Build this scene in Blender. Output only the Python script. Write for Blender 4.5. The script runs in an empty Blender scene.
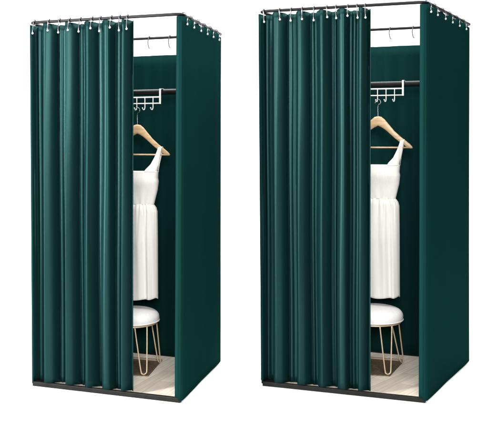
import bpy, bmesh, math, random
from mathutils import Vector, Matrix
random.seed(7)
S = bpy.context.scene
C = S.collection
PI = math.pi
V = Vector

# ------------------------------------------------------------------ camera geometry (metres; level camera at 1.32 m)
F, CX, HY, H = 850.0, 244.0, 145.0, 1.32
CAM = V((0, 0, H))

def ray(px, py):
    return V(((px - CX) / F, 1.0, -(py - HY) / F))

def ground(px, py):
    d = ray(px, py)
    return CAM + d * (H / -d.z)

def at(px, py, Y):
    return CAM + ray(px, py) * Y

# ------------------------------------------------------------------ materials
def new_mat(name):
    m = bpy.data.materials.new(name)
    m.use_nodes = True
    return m, m.node_tree.nodes, m.node_tree.links, m.node_tree.nodes['Principled BSDF']

def ramp(nodes, stops):
    r = nodes.new('ShaderNodeValToRGB')
    e = r.color_ramp.elements
    e[0].position, e[0].color = stops[0][0], (*stops[0][1], 1)
    e[1].position, e[1].color = stops[-1][0], (*stops[-1][1], 1)
    for p, c in stops[1:-1]:
        n = e.new(p); n.color = (*c, 1)
    return r

def simple(name, col, rough=.5, metal=0.0, spec=.5, vary=.12, scale=30.0, bump=0.0, bscale=300.0):
    m, n, l, b = new_mat(name)
    tc = n.new('ShaderNodeTexCoord')
    nz = n.new('ShaderNodeTexNoise'); nz.inputs['Scale'].default_value = scale; nz.inputs['Detail'].default_value = 4
    l.new(tc.outputs['Object'], nz.inputs['Vector'])
    r = ramp(n, [(.3, tuple(c * (1 - vary) for c in col)), (.7, tuple(min(1, c * (1 + vary)) for c in col))])
    l.new(nz.outputs['Fac'], r.inputs['Fac'])
    l.new(r.outputs['Color'], b.inputs['Base Color'])
    b.inputs['Roughness'].default_value = rough
    b.inputs['Metallic'].default_value = metal
    b.inputs['Specular IOR Level'].default_value = spec
    if bump:
        n2 = n.new('ShaderNodeTexNoise'); n2.inputs['Scale'].default_value = bscale; n2.inputs['Detail'].default_value = 3
        l.new(tc.outputs['Object'], n2.inputs['Vector'])
        bp = n.new('ShaderNodeBump'); bp.inputs['Strength'].default_value = bump; bp.inputs['Distance'].default_value = .002
        l.new(n2.outputs['Fac'], bp.inputs['Height']); l.new(bp.outputs['Normal'], b.inputs['Normal'])
    return m

def cloth_mat(name, col, gloss, rough=.36, crease=.1, streak=.06):
    """woven satin: a dark diffuse body with a tinted soft gloss; warp streaks and soft creases"""
    m, n, l, b = new_mat(name)
    n.remove(b)
    out = n['Material Output']
    tc = n.new('ShaderNodeTexCoord')
    mp = n.new('ShaderNodeMapping'); mp.inputs['Scale'].default_value = (160, 160, 2.0)
    l.new(tc.outputs['Object'], mp.inputs['Vector'])
    st = n.new('ShaderNodeTexNoise'); st.inputs['Scale'].default_value = 1.0; st.inputs['Detail'].default_value = 5
    l.new(mp.outputs['Vector'], st.inputs['Vector'])
    r = ramp(n, [(.3, tuple(c * (1 - streak) for c in col)), (.7, tuple(c * (1 + streak) for c in col))])
    l.new(st.outputs['Fac'], r.inputs['Fac'])
    df = n.new('ShaderNodeBsdfDiffuse'); l.new(r.outputs['Color'], df.inputs['Color'])
    gl = n.new('ShaderNodeBsdfGlossy'); gl.inputs['Roughness'].default_value = rough
    gl.inputs['Color'].default_value = (*gloss, 1)
    ad = n.new('ShaderNodeAddShader')
    l.new(df.outputs[0], ad.inputs[0]); l.new(gl.outputs[0], ad.inputs[1]); l.new(ad.outputs[0], out.inputs['Surface'])
    m2 = n.new('ShaderNodeMapping'); m2.inputs['Scale'].default_value = (7, 7, 2.5)
    l.new(tc.outputs['Object'], m2.inputs['Vector'])
    cr = n.new('ShaderNodeTexNoise'); cr.inputs['Scale'].default_value = 1.0; cr.inputs['Detail'].default_value = 2
    l.new(m2.outputs['Vector'], cr.inputs['Vector'])
    b1 = n.new('ShaderNodeBump'); b1.inputs['Strength'].default_value = crease; b1.inputs['Distance'].default_value = .02
    l.new(cr.outputs['Fac'], b1.inputs['Height'])
    wv = n.new('ShaderNodeTexNoise'); wv.inputs['Scale'].default_value = 700; wv.inputs['Detail'].default_value = 2
    l.new(tc.outputs['Object'], wv.inputs['Vector'])
    b2 = n.new('ShaderNodeBump'); b2.inputs['Strength'].default_value = .2; b2.inputs['Distance'].default_value = .0006
    l.new(wv.outputs['Fac'], b2.inputs['Height']); l.new(b1.outputs['Normal'], b2.inputs['Normal'])
    l.new(b2.outputs['Normal'], df.inputs['Normal']); l.new(b2.outputs['Normal'], gl.inputs['Normal'])
    return m

def plank_mat(name, ang):
    m, n, l, b = new_mat(name)
    tc = n.new('ShaderNodeTexCoord')
    mp = n.new('ShaderNodeMapping'); mp.inputs['Rotation'].default_value = (0, 0, ang)
    mp.inputs['Location'].default_value = (.11, .07, 0)
    l.new(tc.outputs['Object'], mp.inputs['Vector'])
    bk = n.new('ShaderNodeTexBrick')
    bk.inputs['Color1'].default_value = (.80, .725, .63, 1); bk.inputs['Color2'].default_value = (.52, .445, .365, 1)
    bk.inputs['Mortar'].default_value = (.52, .45, .375, 1)
    bk.inputs['Scale'].default_value = 1.0; bk.inputs['Mortar Size'].default_value = .0016
    bk.inputs['Brick Width'].default_value = .42; bk.inputs['Row Height'].default_value = .085
    bk.inputs['Bias'].default_value = -.35
    l.new(mp.outputs['Vector'], bk.inputs['Vector'])
    m2 = n.new('ShaderNodeMapping'); m2.inputs['Scale'].default_value = (5, 90, 20)
    l.new(mp.outputs['Vector'], m2.inputs['Vector'])
    g = n.new('ShaderNodeTexNoise'); g.inputs['Scale'].default_value = 1; g.inputs['Detail'].default_value = 6
    l.new(m2.outputs['Vector'], g.inputs['Vector'])
    gr = ramp(n, [(.3, (.80, .77, .74)), (.65, (1, 1, 1))])
    l.new(g.outputs['Fac'], gr.inputs['Fac'])
    mx = n.new('ShaderNodeMix'); mx.data_type = 'RGBA'; mx.blend_type = 'MULTIPLY'; mx.inputs['Factor'].default_value = 1
    l.new(bk.outputs['Color'], mx.inputs['A']); l.new(gr.outputs['Color'], mx.inputs['B'])
    l.new(mx.outputs['Result'], b.inputs['Base Color'])
    b.inputs['Roughness'].default_value = .5; b.inputs['Specular IOR Level'].default_value = .25
    return m

def wood_mat(name):
    m, n, l, b = new_mat(name)
    tc = n.new('ShaderNodeTexCoord')
    mp = n.new('ShaderNodeMapping'); mp.inputs['Scale'].default_value = (10, 60, 90); mp.inputs['Rotation'].default_value = (0, .5, 0)
    l.new(tc.outputs['Object'], mp.inputs['Vector'])
    g = n.new('ShaderNodeTexNoise'); g.inputs['Scale'].default_value = 1; g.inputs['Detail'].default_value = 5
    l.new(mp.outputs['Vector'], g.inputs['Vector'])
    r = ramp(n, [(.3, (.37, .23, .115)), (.7, (.52, .355, .20))])
    l.new(g.outputs['Fac'], r.inputs['Fac']); l.new(r.outputs['Color'], b.inputs['Base Color'])
    b.inputs['Roughness'].default_value = .4
    return m

M = dict(
    curtain=cloth_mat('green_satin', (.0022, .0116, .0126), (.0080, .0205, .0182), rough=.40),
    panel=cloth_mat('green_panel_cloth', (.0023, .0178, .0168), (.0010, .0034, .0032), rough=.5, crease=.12),
    frame=simple('black_steel', (.006, .006, .006), rough=.42, spec=.16, vary=.3),
    rail=simple('dark_painted_rail', (.006, .006, .0055), rough=.5, spec=.12, vary=.3),
    chrome=simple('nickel_wire', (.24, .25, .26), rough=.3, metal=1.0, vary=.05),
    darkwire=simple('dull_wire', (.06, .06, .06), rough=.45, metal=0.0, vary=.1),
    bead=simple('pale_bead', (.42, .42, .42), rough=.3, vary=.03),
    white=simple('white_lacquer', (.62, .60, .58), rough=.4, vary=.05),
    trim=simple('white_trim', (.72, .70, .68), rough=.5, vary=.05),
    wood=wood_mat('pale_beech'),
    dress=cloth_mat('ivory_cotton', (.63, .61, .57), (.010, .010, .010), rough=.6, crease=.05, streak=.035),
    seat=simple('white_plush', (.76, .745, .725), rough=.9, spec=.1, vary=.04, scale=60, bump=.5, bscale=240),
    brass=simple('champagne_metal', (.64, .50, .33), rough=.35, metal=.5, vary=.06),
    rug=simple('brown_pile', (.135, .099, .064), rough=.95, spec=.05, vary=.35, scale=90, bump=.8, bscale=350),
    rugedge=simple('taupe_binding', (.34, .26, .20), rough=.9, spec=.05, vary=.15, scale=80),
    backdrop=simple('white_paper_sweep', (.86, .86, .86), rough=.9, spec=.05, vary=.004, scale=2),
)

# ------------------------------------------------------------------ object helpers
ORG = {}

def thing(name, loc, label, cat, group=None):
    o = bpy.data.objects.new(name, None); C.objects.link(o)
    o.location = loc; o.empty_display_size = .05
    o['label'] = label; o['category'] = cat
    if group: o['group'] = group
    ORG[o.name] = V(loc)
    return o

def obj(name, bm, mat, parent=None, loc=(0, 0, 0), smooth=True, solid=0.0, bevel=0.0, offset=0.0):
    org = ORG[parent.name] if parent else V(loc)
    bmesh.ops.translate(bm, verts=bm.verts, vec=-org)
    bmesh.ops.recalc_face_normals(bm, faces=bm.faces)
    me = bpy.data.meshes.new(name); bm.to_mesh(me); bm.free()
    for p in me.polygons: p.use_smooth = smooth
    me.materials.append(mat)
    o = bpy.data.objects.new(name, me); C.objects.link(o)
    if parent: o.parent = parent
    else: o.location = org
    ORG[o.name] = org
    if solid:
        md = o.modifiers.new('thickness', 'SOLIDIFY'); md.thickness = solid; md.offset = offset
    if bevel:
        md = o.modifiers.new('bevel', 'BEVEL'); md.width = bevel; md.segments = 2; md.limit_method = 'ANGLE'
    return o

def tube(bm, pts, r, n=10, closed=False, caps=True):
    pts = [V(p) for p in pts]
    N = len(pts)
    def tang(i):
        if closed: return (pts[(i + 1) % N] - pts[i - 1]).normalized()
        a, b = pts[max(0, i - 1)], pts[min(N - 1, i + 1)]
        return (b - a).normalized()
    t = tang(0)
    up = V((0, 0, 1)) if abs(t.z) < .9 else V((1, 0, 0))
    x = t.cross(up).normalized()
    rings = []
    for i in range(N):
        t2 = tang(i)
        x = (x - t2 * x.dot(t2)).normalized()
        y = t2.cross(x)
        rr = r[i] if isinstance(r, (list, tuple)) else r
        rings.append([bm.verts.new(pts[i] + (x * math.cos(2 * PI * k / n) + y * math.sin(2 * PI * k / n)) * rr) for k in range(n)])
    m = N if closed else N - 1
    for i in range(m):
        a, b = rings[i], rings[(i + 1) % N]
        for k in range(n):
            bm.faces.new((a[k], a[(k + 1) % n], b[(k + 1) % n], b[k]))
    if caps and not closed:
        bm.faces.new(rings[0]); bm.faces.new(rings[-1])

def sphere(bm, c, r, sz=1.0):
    mtx = Matrix.Translation(c) @ Matrix.Diagonal((r, r, r * sz, 1))
    bmesh.ops.create_uvsphere(bm, u_segments=14, v_segments=10, radius=1, matrix=mtx)

def lathe(bm, c, prof, n=48, wob=None):
    rings = []
    for (r, z) in prof:
        if r < 1e-5:
            rings.append([bm.verts.new(c + V((0, 0, z)))])
        else:
            rings.append([bm.verts.new(c + V((r * math.cos(2 * PI * k / n), r * math.sin(2 * PI * k / n), z + (wob(k / n, r) if wob else 0)))) for k in range(n)])
    for a, b in zip(rings, rings[1:]):
        for k in range(n):
            k2 = (k + 1) % n
            if len(a) == 1: bm.faces.new((a[0], b[k2], b[k]))
            elif len(b) == 1: bm.faces.new((a[k], a[k2], b[0]))
            else: bm.faces.new((a[k], a[k2], b[k2], b[k]))

def grid(bm, nx, ny, fn):
    vs = [[bm.verts.new(fn(i / nx, j / ny)) for i in range(nx + 1)] for j in range(ny + 1)]
    for j in range(ny):
        for i in range(nx):
            bm.faces.new((vs[j][i], vs[j][i + 1], vs[j + 1][i + 1], vs[j + 1][i]))
    return vs

def slab(bm, pts, z0, z1):
    lo = [bm.verts.new((p[0], p[1], z0)) for p in pts]
    hi = [bm.verts.new((p[0], p[1], z1)) for p in pts]
    n = len(pts)
    bm.faces.new(lo); bm.faces.new(hi)
    for i in range(n):
        bm.faces.new((lo[i], lo[(i + 1) % n], hi[(i + 1) % n], hi[i]))

def bar(bm, a, b, w, h):
    """rectangular bar from a to b: w across (horizontal), h vertical"""
    a, b = V(a), V(b); t = (b - a).normalized()
    s = t.cross(V((0, 0, 1))).normalized() * (w / 2); u = V((0, 0, h / 2))
    q = [[bm.verts.new(p + x * s + y * u) for x, y in ((-1, -1), (1, -1), (1, 1), (-1, 1))] for p in (a, b)]
    for k in range(4):
        bm.faces.new((q[0][k], q[0][(k + 1) % 4], q[1][(k + 1) % 4], q[1][k]))
    bm.faces.new(q[0]); bm.faces.new(q[1])

def pw(tab, x):
    """smooth (cosine) interpolation in a table of (x, y)"""
    if x <= tab[0][0]: return tab[0][1]
    for (a, ya), (b, yb) in zip(tab, tab[1:]):
        if x <= b:
            t = (x - a) / (b - a)
            t = t * t * (3 - 2 * t)
            return ya + (yb - ya) * t
    return tab[-1][1]

def lin(tab, x):
    if x <= tab[0][0]: return tab[0][1]
    for (a, ya), (b, yb) in zip(tab, tab[1:]):
        if x <= b: return ya + (yb - ya) * (x - a) / (b - a)
    return tab[-1][1]

def catmull(pts, n=8):
    pts = [V(p) for p in pts]; out = []
    for i in range(len(pts) - 1):
        p0, p1, p2, p3 = pts[max(0, i - 1)], pts[i], pts[i + 1], pts[min(len(pts) - 1, i + 2)]
        for k in range(n):
            t = k / n
            out.append(.5 * ((2 * p1) + (p2 - p0) * t + (2 * p0 - 5 * p1 + 4 * p2 - p3) * t * t + (3 * p1 - p0 - 3 * p2 + p3) * t ** 3))
    out.append(pts[-1]); return out

# ------------------------------------------------------------------ a booth's own coordinates
class Booth:
    def __init__(s, base, top):
        A, B, Cc = [ground(*p) for p in base]
        D = A + (Cc - B)
        s.base = [A, B, Cc, D]
        ta, tb, tc = [at(p[0], p[1], q.y) for p, q in zip(top, (A, B, Cc))]
        td = ta + (tc - tb); td.z = (ta.z + tb.z + tc.z) / 3
        hz = (ta.z + tb.z + tc.z) / 3
        s.top = [ta, tb, tc, td]
        for t in s.top: t.z = hz
        s.h = hz
        s.eu = (B - A).normalized(); s.ev = (Cc - B).normalized()
        s.W = (B - A).length; s.D = (Cc - B).length
        s.nf = V((s.eu.y, -s.eu.x, 0))                # towards the viewer
        s.ns = V((s.ev.y, -s.ev.x, 0))                # outwards on the right-hand side
    def P(s, u, v, z):
        w = z / s.h
        def q(c): return c[0] * (1 - u) * (1 - v) + c[1] * u * (1 - v) + c[2] * u * v + c[3] * (1 - u) * v
        a, b = q(s.base), q(s.top)
        p = a.lerp(b, w); p.z = z
        return p
    def plane(s, px, py, v):
        """the point at pixel (px, py) on the booth's upright plane a share v of the way back"""
        o = s.base[0].lerp(s.base[3], v); d = ray(px, py)
        n = s.nf
        return CAM + d * ((o - CAM).dot(n) / d.dot(n))
    def u_of(s, px):
        p = s.plane(px, 200, 0)
        return (p - s.base[0]).dot(s.eu) / s.W
    def v_of(s, px):
        d = ray(px, 100); d.z = 0
        o = V((0, 0, 0)); b = s.base[1].copy(); n = s.ns
        p = d * (b.dot(n) / d.dot(n))
        return (p - b).dot(s.ev) / s.D

# ------------------------------------------------------------------ hooks
def wire_hook(bm_w, bm_b, p, along, out, r=.0033, drop=.062, lean=.006, rad=.0145, ball=.0058):
    """S hook: goes round the rod behind, over the top and down the outside to a bead; p = rod centre"""
    up = V((0, 0, 1)); pts = []
    for k in range(8):
        a = math.radians(-60 + k * 240 / 7)
        pts.append(p - out * (rad * math.cos(a)) + up * (rad * math.sin(a)) + along * (.0006 * k))
    q = pts[-1]
    pts += [q + out * .002 - up * .010 + along * lean * .25,
            q + out * .007 - up * drop * .35 + along * lean * .5,
            q + out * .013 - up * drop * .7 + along * lean * .8,
            q + out * .014 - up * drop + along * lean]
    tube(bm_w, catmull(pts, 3), r, 8)
    sphere(bm_b, pts[-1], ball)

def zig_hook(bm_w, bm_b, p, along, out, r=.0032):
    up = V((0, 0, 1)); rad = .013; pts = []
    for k in range(7):
        a = math.radians(-50 + k * 230 / 6)
        pts.append(p - out * (rad * math.cos(a)) + up * (rad * math.sin(a)))
    q = pts[-1]
    pts += [q - up * .008 + out * .006 + along * .006, q - up * .018 + out * .006 + along * .010,
            q - up * .030 + out * .006 + along * .001, q - up * .042 + out * .007 + along * .004, q - up * .050 + out * .009 - along * .004]
    tube(bm_w, catmull(pts, 3), r, 8)
    sphere(bm_b, pts[-1], .0054)

# ------------------------------------------------------------------ the curtain's pleats: (share across, offset towards viewer)
# rounded folds: (centre, half-width, height, roundness); between them the cloth turns back in narrow valleys with a minor fold
FOLDS = [(-.012, .050, .055, 2.0), (.170, .070, .080, 2.0), (.384, .064, .080, 2.0), (.582, .064, .081, 2.0), (.760, .056, .080, 2.0), (.927, .049, .078, 2.0), (1.004, .030, .034, 2.0),
         (.062, .022, .016, 2.0), (.278, .022, .014, 2.0), (.486, .019, .014, 2.0), (.682, .016, .013, 2.0), (.850, .014, .013, 2.0)]

def pleat(s):
    acc = 0.0
    for c, w_, a_, k_ in FOLDS:
        d = abs(s - c) / w_
        if d < 1.0:
            acc += (a_ * (1 - d ** k_) ** .75) ** 5      # soft maximum of the folds
    return -.055 + acc ** .2

HOOKS = [.048, .195, .302, .402, .508, .622, .702, .806, .885, .957]

def build_booth(k):
    b = k['booth']; h = b.h; side = k['where']
    GR = k.get('groups')
    root_loc = (b.base[0] + b.base[1] + b.base[2] + b.base[3]) / 4

    # ---- frame
    fr = thing('changing_booth', root_loc, k['lab_frame'], 'changing booth', 'freestanding changing booths')
    bm = bmesh.new()
    corners = [b.P(0, 0, h - .009), b.P(1, 0, h - .009), b.P(1, 1, h - .009), b.P(0, 1, h - .009)]
    path = []
    for i in range(4):
        p, a, c = corners[i], corners[i - 1], corners[(i + 1) % 4]
        da, dc = (a - p).normalized(), (c - p).normalized(); R = .045
        for t in range(7):
            t /= 6
            path.append((p + da * R) * (1 - t) ** 2 + p * 2 * t * (1 - t) + (p + dc * R) * t * t)
        for t in range(1, 6): path.append((p + dc * R).lerp(c - dc * R, t / 6))
    tube(bm, path, .0088, 12, closed=True)
    obj('top_rail', bm, M['frame'], fr)
    ins = .020
    for (u, v) in ((0, 0), (1, 0), (1, 1), (0, 1)):
        bm = bmesh.new()
        uu = ins / b.W if u == 0 else 1 - ins / b.W; vv = .10 / b.D if v == 0 else 1 - ins / b.D
        tube(bm, [b.P(uu, vv, z) for z in (.024, .5, 1.0, 1.5, h - .02)], .009, 12)
        obj('post', bm, M['frame'], fr)
    rh = .025
    e = .012
    for (u0, v0, u1, v1) in ((0, e / b.D, 1, e / b.D), (1 - .022 / b.W, .03, 1 - .022 / b.W, .97), (.985, 1 + e / b.D, .015, 1 + e / b.D), (e / b.W, .97, e / b.W, .03)):
        bm = bmesh.new(); bar(bm, b.P(u0, v0, rh / 2), b.P(u1, v1, rh / 2), .022, rh)
        obj('base_rail', bm, M['rail'], fr, smooth=False, bevel=.003)
    # hanging rod across the booth
    VR = k['rod_v']
    pr = [b.plane(x, y, VR) for x, y in k['rod']]
    d = (pr[1] - pr[0]).normalized(); zr = (pr[0].z + pr[1].z) / 2
    def rod_pt(u):
        p = b.P(u, VR, zr); return p
    bm = bmesh.new(); tube(bm, [rod_pt(.012), rod_pt(.3), rod_pt(.7), rod_pt(.988)], .0165, 16)
    obj('hanging_rod', bm, M['frame'], fr)
    for u in (.008, .992):
        bm = bmesh.new(); tube(bm, [rod_pt(u) - b.eu * .006, rod_pt(u) + b.eu * .006], .026, 16)
        obj('rod_bracket', bm, M['frame'], fr)
    # floor panel with planks and white edging
    bm = bmesh.new()
    g = .030
    slab(bm, [b.P(g / b.W, g / b.D, 0), b.P(1 - g / b.W, g / b.D, 0), b.P(1 - g / b.W, 1 - .02, 0), b.P(g / b.W, 1 - .006, 0)], .003, .007)
    ang = math.atan2(b.ev.y, b.ev.x)
    pm = plank_mat('pale_oak_planks' , -(ang - math.radians(k['plank'])))
    obj('floor_panel', bm, pm, fr, smooth=False, bevel=.002)
    for (u0, v0, u1, v1) in ((.03, .027 / b.D, 1 - .025 / b.W, .027 / b.D), (1 - .037 / b.W, .04 / b.D, 1 - .037 / b.W, .975)):
        bm = bmesh.new(); bar(bm, b.P(u0, v0, .008), b.P(u1, v1, .008), .012, .009)
        obj('edging', bm, M['trim'], fr, smooth=False, bevel=.002)

    # ---- front curtain
    u0, u1 = b.u_of(k['cur'][0]), b.u_of(k['cur'][1])
    cu = thing('pleated_curtain', b.P((u0 + u1) / 2, 0, .026), k['lab_front'], 'curtain', 'half-drawn front curtains')
    ph = k['phase']
    def off(s, z):
        q = s + .0035 * math.sin(z * 2.1 + ph) + .0025 * math.sin(z * 4.3 + 7 * s + ph) * (1 if .02 < s < .98 else 0)
        o = pleat(q)
        o = o + .0006 * math.sin(s * 150 + 1.5 * math.sin(z * 1.7 + ph))
        amp = .86 + .14 * math.sin(z * 1.3 + ph + 3 * s)
        return o * amp
    zt, zb = h - .0215, .0300
    def cf(s, t):
        o = off(s, zb + (zt - zb) * t)
        hi = zt + .11 * o; lo = zb + .145 * o + .0012 * math.sin(s * 21 + ph)
        z = lo + (hi - lo) * t
        lat = .0045 * math.sin(s * 58 + ph)          # pleats lean a little over
        p = b.P(u0 + (u1 - u0) * s, 0, z) + b.nf * (o - .004) + b.eu * lat * (1 if .03 < s < .97 else 0)
        return p
    bm = bmesh.new(); grid(bm, 520, 60, cf)
    obj('cloth', bm, M['curtain'], cu, solid=.0016)
    for i, s in enumerate(HOOKS):
        u = u0 + (u1 - u0) * s
        bw, bb = bmesh.new(), bmesh.new()
        wire_hook(bw, bb, b.P(u, 0, h - .009), b.eu, b.nf, lean=random.uniform(.004, .012), drop=random.uniform(.062, .072) if i % 2 == 0 or i == 9 else random.uniform(.052, .060))
        hk = obj('curtain_hook', bw, M['chrome'], cu)
        obj('hook_bead', bb, M['bead'], hk)

    # ---- right side curtain, wrapped round the front post
    sc = thing('plain_curtain', b.P(1, .5, .02), k['lab_side'], 'curtain', 'flat right-hand side curtains')
    vs = [b.v_of(x) for x in k['side_hooks']]
    strip = k['strip']
    plan = []   # (along ev from the near corner, out) ; list of plan points as functions of the corner frame
    R = .010
    L0 = b.D
    pts2 = []
    ns_, nf_ = b.ns, b.nf
    # from the far corner to the near one
    NS = 90
    for i in range(NS + 1):
        a = L0 * (1 - i / NS) + R * i / NS
        pts2.append(('s', a))
    for i in range(1, 7): pts2.append(('c', i / 7))
    for i in range(0, 9): pts2.append(('f', R + (strip - R) * i / 8))
    pts2.append(('i', .4)); pts2.append(('i', 1.0))
    def sp(q, z):
        kind, x = q
        base = b.P(1, 0, z)
        cor = ns_ * .006 + nf_ * .006
        if kind == 's':
            v = x / L0
            o = .009 + (.0065 * math.sin(v * 9 + ph + z * .6) + .0018 * math.sin(v * 23 + z * 1.1 + 2 * ph)) * min(1, x / .1) * min(1, .2 + z * 1.2)
            o -= .010 * max(0, (x - L0 + .03) / .03)
            return base + b.ev * x + ns_ * o
        if kind == 'c':
            p0, p1, p2 = base + b.ev * R + ns_ * .006, base + cor, base - b.eu * R + nf_ * .006
            return p0 * (1 - x) ** 2 + p1 * 2 * x * (1 - x) + p2 * x * x
        if kind == 'f':
            f = x / strip
            return base - b.eu * x + nf_ * (.006 + .0045 * math.sin(f * PI) + .001 * math.sin(z * 5 + ph))
        return base - b.eu * (strip + .002) + nf_ * (.006 - .012 * x)
    sp_top = h - .020
    def sf(i, t):
        q = pts2[i]
        top = sp_top
        if q[0] == 's':
            v = q[1] / L0
            dd = min(abs(v - x) for x in vs); top = sp_top + .004 - min(.012, .35 * dd * L0 * .5)
        lo = .012 if q[0] != 'f' and q[0] != 'i' else .028
        return sp(q, lo + (top - lo) * t)
    bm = bmesh.new()
    n = len(pts2) - 1; rows = 50
    vv = [[bm.verts.new(sf(i, j / rows)) for i in range(n + 1)] for j in range(rows + 1)]
    for j in range(rows):
        for i in range(n): bm.faces.new((vv[j][i], vv[j][i + 1], vv[j + 1][i + 1], vv[j + 1][i]))
    obj('cloth', bm, M['panel'], sc, solid=.0016)
    for v in vs:
        bw, bb = bmesh.new(), bmesh.new()
        zig_hook(bw, bb, b.P(1, v, h - .009), b.ev, b.ns)
        hk = obj('curtain_hook', bw, M['chrome'], sc); obj('hook_bead', bb, M['bead'], hk)

    # ---- left side curtain (seen only as the booth's dark left edge)
    lc = thing('plain_curtain', b.P(0, .5, .02), k['lab_left'], 'curtain')
    def lf(s, t):
        z = .014 + (h - .036) * t
        w = .007
        if s < .06:
            x = s / .06
            return b.P(0, 0, z) + b.eu * (w * (1 - x)) - b.nf * .002 - b.ns * .004 * x
        x = (s - .06) / .94
        return b.P(0, x, z) - b.ns * (.004 + .003 * math.sin(x * 11) * min(1, x * 8))
    bm = bmesh.new(); grid(bm, 90, 30, lf)
    obj('cloth', bm, M['panel'], lc, solid=.0016)

    # ---- back curtain
    bc = thing('plain_curtain', b.P(.5, 1, .02), k['lab_back'], 'curtain', 'rear curtains')
    zb_top = k['back_top']
    def bf(s, t):
        z = .014 + (zb_top - .014) * t
        u = .012 + .976 * s
        return b.P(u, 1, z) + b.nf * (.004 + .004 * math.sin(s * 24 + .5 * math.sin(z) + ph) + .002 * math.sin(s * 61 + z))
    bm = bmesh.new(); grid(bm, 120, 30, bf)
    obj('cloth', bm, M['panel'], bc, solid=.0016)

    # ---- the two empty hooks left on the rear rail
    for (x, lab) in zip(k['loose'], k['lab_loose']):
        p = b.plane(x, 40, 1.0); u = (p - b.base[3]).dot(b.eu) / b.W
        c = b.P(u, 1, h - .009)
        bw = bmesh.new(); up = V((0, 0, 1)); q = []
        for i in range(9):
            a = math.radians(-30 + i * 235 / 8)
            q.append(c - b.nf * .0125 * math.cos(a) + up * .0125 * math.sin(a))
        e0 = q[-1]
        q += [e0 - up * .02 + b.nf * .004 - b.eu * .003, e0 - up * .045 + b.nf * .004 + b.eu * .001, e0 - up * .058 + b.nf * .004 + b.eu * .006, e0 - up * .060 + b.nf * .004 + b.eu * .011]
        tube(bw, catmull(q, 3), .0034, 8)
        o = obj('curtain_hook', bw, M['darkwire'], loc=c)
        o['label'] = lab; o['category'] = 'hook'; o['group'] = 'empty hooks on the rear rails'

    # ---- over-the-rod hook rack
    fv = VR - .030 / b.D                                # in front of the rod
    J = k['rack']
    pb = lambda x, y, dv=0: b.plane(x, y, fv + dv)
    yb1, yb2, xe = J['y1'], J['y2'], J['xe']
    pe = pb(xe, yb1)
    rk = thing('hook_rack', pb(xe - 12, yb2), k['lab_rack'], 'hook rack', 'white hook racks over the hanging rods')
    z1, z2 = pe.z, pb(xe, yb2).z
    ztop = pb(xe, J['ytop']).z
    xl = pe - b.eu * .36
    for z, r in ((z1, .0042), (z2, .0036)):
        bm = bmesh.new(); tube(bm, [V((xl.x, xl.y, z)), V((pe.x, pe.y, z))], r, 10)
        obj('bar', bm, M['white'], rk)
    back = -b.nf * .052
    for p in (V((pe.x, pe.y, 0)), V((xl.x, xl.y, 0))):
        bm = bmesh.new()
        prof = [(b.nf * .003, z2 - .004), (b.nf * .003, ztop - .003), (b.nf * .001, ztop + .004), (back * .5, ztop + .006), (back, ztop + .003), (back - b.nf * .003, ztop - .02)]
        ring = []
        for (o, z) in prof:
            for_w = b.eu * .0055
            ring.append((bm.verts.new(V((p.x, p.y, z)) + o - for_w), bm.verts.new(V((p.x, p.y, z)) + o + for_w)))
        for a, c in zip(ring, ring[1:]): bm.faces.new((a[0], a[1], c[1], c[0]))
        obj('rod_clip', bm, M['white'], rk, solid=.003, smooth=False)
    hooks = list(J['hooks'])
    step = (pb(hooks[1], yb1) - pb(hooks[0], yb1)).dot(b.eu)
    p0 = pb(hooks[0], yb1)
    places = [p0 + b.eu * step * i for i in (-4, -3, -2, -1)] + [pb(x, yb1) for x in hooks]
    zh = pb(hooks[1], J['yh']).z
    for p in places:
        q = [V((p.x, p.y, z1)) + b.nf * .005, V((p.x, p.y, (z1 + zh) / 2)) + b.nf * .005, V((p.x, p.y, zh + .012)) + b.nf * .005,
             V((p.x, p.y, zh)) + b.nf * .011 - b.eu * .002, V((p.x, p.y, zh + .002)) + b.nf * .017 - b.eu * .006, V((p.x, p.y, zh + .010)) + b.nf * .020 - b.eu * .008]
        bm = bmesh.new(); tube(bm, catmull(q, 4), .0027, 8); sphere(bm, q[-1], .0036)
        obj('hook', bm, M['white'], rk)

    # ---- clothes hanger
    G = k['hang']; hv = fv - .016 / b.D
    hp = lambda x, y, dv=0: b.plane(x, y, hv + dv)
    cx_ = G['cx']
    sc_ = hp(G['tip'][0], G['tip'][1]); c0 = hp(cx_, G['apex']); bary = G['bar']
    halfw = (sc_ - c0).dot(b.eu)
    cen = V((c0.x, c0.y, 0))
    hg = thing('clothes_hanger', c0, k['lab_hanger'], 'hanger', 'wooden clothes hangers')
    zt_, ztip = c0.z, sc_.z
    T = lambda f: zt_ + (ztip - zt_) * f                # f = 0 at apex, 1 at the tip's level
    up_ = [(0, 0), (.10, .02), (.2, .11), (.32, .27), (.48, .48), (.66, .66), (.82, .80), (.93, .90), (1.0, .99)]
    lo_ = [(0, .31), (.10, .36), (.2, .43), (.32, .54), (.48, .70), (.66, .86), (.82, .98), (.93, 1.04), (1.0, 1.03)]
    bm = bmesh.new(); N = 80; th = .013
    rows = []
    for i in range(N + 1):
        s = -1 + 2 * i / N; a = abs(s)
        zu, zl = T(pw(up_, a) if a < .1 else lin(up_, a)), T(lin(lo_, a))
        mid = (zu + zl) / 2; hh = (zu - zl) / 2
        ring = []
        tt = th * (1 - .25 * a)
        for q in range(12):
            an = 2 * PI * q / 12
            cc, ss = math.cos(an), math.sin(an)
            ring.append(bm.verts.new(cen + b.eu * (s * halfw) + b.nf * (tt * .5 * math.copysign(abs(cc) ** .6, cc) - .012 * a * a) + V((0, 0, mid + hh * math.copysign(abs(ss) ** .7, ss)))))
        rows.append(ring)
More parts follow.
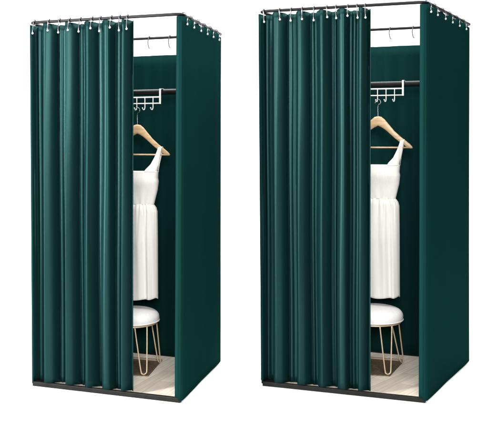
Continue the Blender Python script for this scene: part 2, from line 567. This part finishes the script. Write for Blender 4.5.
    for a, c in zip(rows, rows[1:]):
        for q in range(12): bm.faces.new((a[q], a[(q + 1) % 12], c[(q + 1) % 12], c[q]))
    bm.faces.new(rows[0]); bm.faces.new(rows[-1])
    obj('shoulders', bm, M['wood'], hg)
    zbar = hp(cx_, bary).z
    bm = bmesh.new(); tube(bm, [cen + b.eu * (-halfw * .93) - b.nf * .010 + V((0, 0, zbar)), cen + b.nf * 0 + V((0, 0, zbar)), cen + b.eu * (halfw * .93) - b.nf * .010 + V((0, 0, zbar))], .0048, 10)
    obj('crossbar', bm, M['wood'], hg)
    zl = hp(cx_, G['loop']).z                          # top of the loop
    rl = .016
    hkp = [cen + V((0, 0, zt_ - .004)), cen + V((0, 0, zt_ + .012)), cen + V((0, 0, zl - 2.3 * rl))]
    hkp += [cen + b.eu * (rl * .85) + V((0, 0, zl - 1.65 * rl))]
    for i in range(7):
        a = math.radians(-5 + i * 190 / 6)
        hkp.append(cen + b.eu * (rl * math.cos(a)) + V((0, 0, zl - rl + rl * math.sin(a))))
    hkp.append(cen - b.eu * (rl * 1.15) + V((0, 0, zl - rl * 1.45)))
    bm = bmesh.new(); tube(bm, catmull(hkp, 4), .0023, 8)
    obj('hook', bm, M['chrome'], hg)

    # ---- dress
    Dp = k['dress']; dv = hv
    dq = lambda x, y: b.plane(x, y, dv)
    def loc(x, y):
        p = dq(x, y); return (p - cen).dot(b.eu), p.z
    zneck = loc(cx_, Dp['neck'])[1]; xin = loc(Dp['neck_in'], Dp['neck'])[0]
    zarm = loc(cx_, Dp['arm'])[1]; xarm = loc(Dp['arm_x'], Dp['arm'])[0]
    zw = loc(cx_, Dp['waist'])[1]; xw = loc(Dp['waist_x'], Dp['waist'])[0]
    zhm = loc(cx_, Dp['hem'])[1]; xh = loc(Dp['hem_x'], Dp['hem'])[0]
    xsi, zs = loc(Dp['st_in'], Dp['st_y']); xso = loc(Dp['st_out'], Dp['st_y'])[0]
    dr = thing('dress', cen + V((0, 0, zhm)), k['lab_dress'], 'dress', 'white dresses on hangers')
    # skirt: gathered tube
    prof_x = [(0, xw * .985), (.035, xh * .93), (.08, xh * .99), (.3, xh * 1.0), (1, xh * 1.01)]
    def skirt(s, t):
        a = 2 * PI * s; z = zw + .004 + (zhm - zw - .004) * t
        w = lin(prof_x, t); dep = .031 + .016 * min(1, t * 22) + .018 * min(1, t * 2.5)
        fold = .007 * min(1, .25 + t * 1.6) * (math.sin(9 * a + 1.3 + ph) + .6 * math.sin(15 * a + 2 * t + ph)) + .0050 * math.sin(29 * a + 1 + 3 * ph + 1.2 * math.sin(5 * a)) * math.exp(-t * 6)
        ca, sa = math.cos(a), math.sin(a)
        x = w * math.copysign(abs(ca) ** .8, ca)
        d = (dep + fold) * math.copysign(abs(sa) ** .9, sa)
        zz = z + (.004 * math.sin(3 * a + ph) + .003 * math.sin(7 * a)) * t
        return cen + b.eu * x + b.nf * (d + .004) + V((0, 0, zz))
    bm = bmesh.new(); grid(bm, 200, 50, skirt)
    bmesh.ops.remove_doubles(bm, verts=bm.verts, dist=1e-5)
    obj('skirt', bm, M['dress'], dr, solid=.0015)
    # bodice: front and back joined at the sides
    def bod_w(z):
        if z > zarm:
            f = (z - zarm) / (zneck - zarm); return xarm + (xso - xarm) * f * .12
        f = (zarm - z) / (zarm - zw)
        return lin([(0, xarm), (.12, xarm * 1.03), (.45, xarm * .99), (1, xw)], f)
    def bodice(s, t):
        a = 2 * PI * s; z = zneck + (zw - zneck) * t
        w = bod_w(z)
        ca, sa = math.cos(a), math.sin(a)
        bust = .039 + .012 * math.exp(-((t - .3) / .25) ** 2) - .006 * t * t
        fold = .0013 * math.sin(13 * ca + 5 * t + ph) * math.sin(PI * min(1, t * 1.1)) +  .0010 * math.sin(17 * ca - 6 * t + 2 * ph) * t + .0022 * math.sin(22 * ca + ph) * max(0, t - .72) * 3
        d = (bust + fold) * math.copysign(abs(sa) ** .75, sa)
        return cen + b.eu * (w * math.copysign(abs(ca) ** .85, ca)) + b.nf * (d + .002) + V((0, 0, z))
    bm = bmesh.new(); grid(bm, 120, 40, bodice)
    bmesh.ops.remove_doubles(bm, verts=bm.verts, dist=1e-5)
    obj('bodice', bm, M['dress'], dr, solid=.0015)
    # straps: front from the neckline corner up over the shoulder of the hanger and down the back
    for sg in (1, -1):
        def strap(s, t):
            # t 0..1 front bottom -> top ; 1..2 back
            tt = t * 2
            f = tt if tt <= 1 else 2 - tt
            zz = zneck - .005 + (zs + .004 - zneck + .005) * f
            xi = lin([(0, xin * .96), (.1, xin * 1.05), (.3, xin + (xsi - xin) * .40), (.6, xin + (xsi - xin) * .70), (1, xsi)], f)
            xo = lin([(0, bod_w(zneck) * .995), (.25, xarm + (xso - xarm) * .35), (.6, xarm + (xso - xarm) * .62), (1, xso)], f)
            x = xi + (xo - xi) * s; x = x + ((xi + xo) / 2 - x) * .14 * min(1, f * 3)
            wz = bod_w(zneck); ca_ = min(1, (x / wz)) ** (1 / .85); d0 = (.039 + .012 * math.exp(-1.44)) * max(0, 1 - ca_ * ca_) ** .375 + .0032
            g_ = min(1, f * 1.2)
            dep = (d0 * (1 - g_) + .012 * g_) * (1 if tt <= 1 else -1)
            if abs(tt - 1) < .06: dep *= abs(tt - 1) / .06
            if f > .85: zz += .003 * math.sin((f - .85) / .15 * PI)
            return cen + b.eu * (sg * x) + b.nf * (dep - .008 * f) + V((0, 0, zz))
        bm = bmesh.new(); grid(bm, 8, 64, strap)
        obj('strap', bm, M['dress'], dr, solid=.0018)

    # ---- stool
    sc0 = V(k['stool']['c']).to_3d(); R0 = k['stool']['r']
    st = thing('stool', sc0 + V((0, 0, .007)), k['lab_stool'], 'stool', 'round stools on hairpin legs')
    zs0, zs1 = k['stool']['z0'], k['stool']['z1']; hh = zs1 - zs0
    prof = [(0, 1), (.2, .995), (.4, .98), (.6, .945), (.76, .88), (.88, .77), (.955, .62), (.99, .46), (1.0, .32), (.99, .17), (.96, .06), (.90, 0), (.5, 0), (0, 0)]
    bm = bmesh.new(); lathe(bm, V((sc0.x, sc0.y, zs0)), [(r * R0, z * hh) for r, z in prof], 56)
    o = obj('cushion', bm, M['seat'], st)
    sb = o.modifiers.new('smooth', 'SUBSURF'); sb.levels = 1; sb.render_levels = 1
    bm = bmesh.new(); tube(bm, [V((sc0.x + R0 * .985 * math.cos(a * PI / 32), sc0.y + R0 * .985 * math.sin(a * PI / 32), zs0 + hh * .10)) for a in range(64)], .0042, 8, closed=True)
    obj('piping', bm, M['seat'], o)
    bm = bmesh.new(); tube(bm, [V((sc0.x + R0 * .9 * math.cos(a * PI / 32), sc0.y + R0 * .9 * math.sin(a * PI / 32), zs0 - .005)) for a in range(64)], .005, 8, closed=True)
    obj('seat_ring', bm, M['brass'], st)
    for a, rl_ in k['stool']['legs']:
        a = math.radians(a); dr_ = V((math.cos(a), math.sin(a), 0)); ta = V((-dr_.y, dr_.x, 0))
        c = V((sc0.x, sc0.y, 0)); zf = .0165
        q = []
        for sgn in (-1, 1):
            seg = [c + dr_ * (R0 * .88) + ta * (.038 * sgn) + V((0, 0, zs0 - .004)), c + dr_ * (R0 * .88 * .6 + rl_ * .4) + ta * (.030 * sgn) + V((0, 0, zs0 * .62)), c + dr_ * rl_ * .985 + ta * (.018 * sgn) + V((0, 0, zf + .022)),
                   c + dr_ * rl_ + ta * (.011 * sgn) + V((0, 0, zf + .006))]
            q += seg if sgn < 0 else [c + dr_ * rl_ + V((0, 0, zf))] + seg[::-1]
        bm = bmesh.new(); tube(bm, catmull(q, 5), .0042, 8)
        obj('leg', bm, M['brass'], st)

    # ---- rug
    rp = [V(p) for p in k['rug']]
    rc = (rp[0] + rp[2]) / 2
    rg = thing('rug', V((rc.x, rc.y, .007)), k['lab_rug'], 'rug', 'small brown rugs under the stools')
    bm = bmesh.new(); slab(bm, rp, .0073, .0120); obj('pile', bm, M['rug'], rg, smooth=False, bevel=.002)
    bm = bmesh.new(); bk = (rp[3] - rp[2])
    dn = V((-bk.y, bk.x)).normalized()
    if dn.y < 0: dn = -dn
    bar(bm, V((*(rp[2] + dn * .013), .0125)), V((*(rp[3] + dn * .013), .0125)), .024, .0105)
    obj('border', bm, M['rugedge'], rg, smooth=False, bevel=.002)

L = Booth([(32.5, 386), (180.2, 403.3), (220.3, 362)], [(30.2, 20.2), (181.8, 11.6), (222, 34.6)])
Rr = Booth([(262, 386), (425, 403.3), (469, 361.5)], [(259.4, 9.6), (426.2, 1.4), (470.6, 22.8)])

def corners(nr, fr_, ang=-12, w=.46):
    """rug from its two right-hand corners"""
    a, c = ground(*nr) * (1 - .010 / H), ground(*fr_) * (1 - .010 / H)
    d = V((math.cos(math.radians(ang)), math.sin(math.radians(ang))))
    a2, c2 = V((a.x, a.y)), V((c.x, c.y))
    return [a2 - d * w, a2, c2, c2 - V((math.cos(math.radians(-18)), math.sin(math.radians(-18)))) * w]

rugL = corners((148.5, 376), (161.0, 361.5)); rugL = [rugL[0], rugL[1], rugL[2], rugL[3]]
rugR = corners((390.0, 376), (403.5, 361.5))

build_booth(dict(
    booth=L, where='left', phase=.4, cur=(31.6, 131.3), strip=.027, plank=8,
    side_hooks=(181.9, 188.8, 195.8, 202.3, 208.3, 214.2), rod_v=.72, rod=((135, 92.6), (176, 91.6)), back_top=L.h * .9405,
    loose=(149.5, 169.5), rack=dict(y1=97, y2=103.2, xe=160.3, ytop=89.5, hooks=(137.2, 145.3, 153.4), yh=109.8),
    hang=dict(cx=137.4, apex=124.4, tip=(169.0, 154.5), bar=154.6, loop=107.6),
    dress=dict(neck=171, neck_in=147.5, arm=178, arm_x=157.4, waist=204, waist_x=153.8, hem=297.2, hem_x=157.4, st_in=158.4, st_out=162.6, st_y=147.4),
    stool=dict(c=(-.664, 4.995), r=.167, z0=.284, z1=.362, legs=[(-60, .192), (32, .184), (122, .184), (212, .19)]),
    rug=[(p.x, p.y) for p in rugL],
    lab_frame='narrower changing booth with black steel frame and plank floor, on the left',
    lab_front='pleated dark green front curtain of the narrower left booth',
    lab_side='flat dark green right-hand side curtain of the narrower left booth',
    lab_left='dark green curtain edge at the far left side of the left booth',
    lab_back='dark green rear curtain behind the dress in the narrower left booth',
    lab_loose=('empty wire hook on the left booth\'s rear rail, nearer the front curtain', 'empty wire hook on the left booth\'s rear rail, nearer the right post'),
    lab_rack='white wire hook rack over the black rod in the left booth',
    lab_hanger='pale wooden clothes hanger carrying the dress in the left booth',
    lab_dress='sleeveless white dress with gathered waist hanging in the left booth',
    lab_stool='round white cushioned stool on thin hairpin legs in the left booth',
    lab_rug='small brown rug under the stool in the left booth'))

build_booth(dict(
    booth=Rr, where='right', phase=.75, cur=(260.6, 369.8), strip=.029, plank=10,
    side_hooks=(426.0, 432.6, 440.5, 447.6, 454.6, 461.3), rod_v=.72, rod=((375, 84.6), (419, 83.6)), back_top=Rr.h * .9425,
    loose=(390.3, 412.8), rack=dict(y1=88.4, y2=95, xe=403, ytop=81, hooks=(377.7, 386.2, 394.7), yh=101.6),
    hang=dict(cx=378, apex=116.2, tip=(412.3, 147.4), bar=147.5, loop=99.4),
    dress=dict(neck=164.6, neck_in=388.5, arm=172, arm_x=399.4, waist=198.3, waist_x=395.6, hem=295.6, hem_x=399.6, st_in=400.6, st_out=404.8, st_y=140.2),
    stool=dict(c=(.764, 5.0), r=.171, z0=.292, z1=.376, legs=[(-72, .178), (28, .205), (118, .19), (208, .19)]),
    rug=[(p.x, p.y) for p in rugR],
    lab_frame='wider changing booth with black steel frame and plank floor, on the right',
    lab_front='pleated dark green front curtain of the wider right booth',
    lab_side='flat dark green right-hand side curtain of the wider right booth',
    lab_left='dark green curtain edge at the left side of the wider right booth',
    lab_back='dark green rear curtain behind the dress in the wider right booth',
    lab_loose=('empty wire hook on the right booth\'s rear rail, nearer the front curtain', 'empty wire hook on the right booth\'s rear rail, nearer the right post'),
    lab_rack='white wire hook rack over the black rod in the right booth',
    lab_hanger='pale wooden clothes hanger carrying the dress in the right booth',
    lab_dress='sleeveless white dress with gathered waist hanging in the right booth',
    lab_stool='round white cushioned stool on thin hairpin legs in the right booth',
    lab_rug='small brown rug under the stool in the right booth'))

# ------------------------------------------------------------------ white studio sweep: floor curving up into the wall
bm = bmesh.new()
sec = [(2.6, 0), (3, 0), (5, 0), (7.2, 0)]
for i in range(1, 13):
    a = i / 12 * PI / 2
    sec.append((7.2 + 2 * math.sin(a), 2 - 2 * math.cos(a)))
sec += [(9.2, 4), (9.2, 7)]
cols = [[bm.verts.new((x, y, z)) for (y, z) in sec] for x in (-4.4, -2.2, 0, 2.2, 4.4)]
for a, c in zip(cols, cols[1:]):
    for i in range(len(sec) - 1): bm.faces.new((a[i], c[i], c[i + 1], a[i + 1]))
bd = obj('backdrop', bm, M['backdrop'])
bd['kind'] = 'structure'

# ------------------------------------------------------------------ light: studio lamps
w = bpy.data.worlds.new('World'); S.world = w; w.use_nodes = True
bg = w.node_tree.nodes['Background']
bg.inputs['Color'].default_value = (1, 1, 1, 1); bg.inputs['Strength'].default_value = .12

def area(name, loc, aim, sx, sy, watts, col=(1, 1, 1)):
    d = bpy.data.lights.new(name, 'AREA'); d.shape = 'RECTANGLE'; d.size = sx; d.size_y = sy; d.energy = watts; d.color = col
    o = bpy.data.objects.new(name, d); C.objects.link(o); o.location = loc
    o.rotation_euler = (V(aim) - V(loc)).to_track_quat('-Z', 'Y').to_euler()
    return o
area('front_softbox', (.25, -.8, 2.3), (.1, 4.8, .8), 1.5, 1.3, 330)
area('left_strip_light', (-3.6, 2.2, 1.6), (-.1, 4.6, 1.1), .5, 2.6, 360)
area('rear_softbox', (0, 7.7, 4.3), (0, 4.9, 0), 8, 1, 380)
area('overhead_softbox', (0, 5.5, 3.9), (0, 5.5, 0), 5.6, 4.4, 430)

# ------------------------------------------------------------------ camera and view
cd = bpy.data.cameras.new('camera'); co = bpy.data.objects.new('camera', cd); C.objects.link(co)
co.location = CAM; co.rotation_euler = (PI / 2, 0, 0)
cd.sensor_fit = 'HORIZONTAL'; cd.sensor_width = 36; cd.lens = 36 * F / 488
cd.shift_x = 0; cd.shift_y = -(213 - HY) / 488
cd.clip_start = .05; cd.clip_end = 100
S.camera = co
S.view_settings.view_transform = 'Standard'; S.view_settings.look = 'None'
S.view_settings.exposure = .35; S.view_settings.gamma = 1
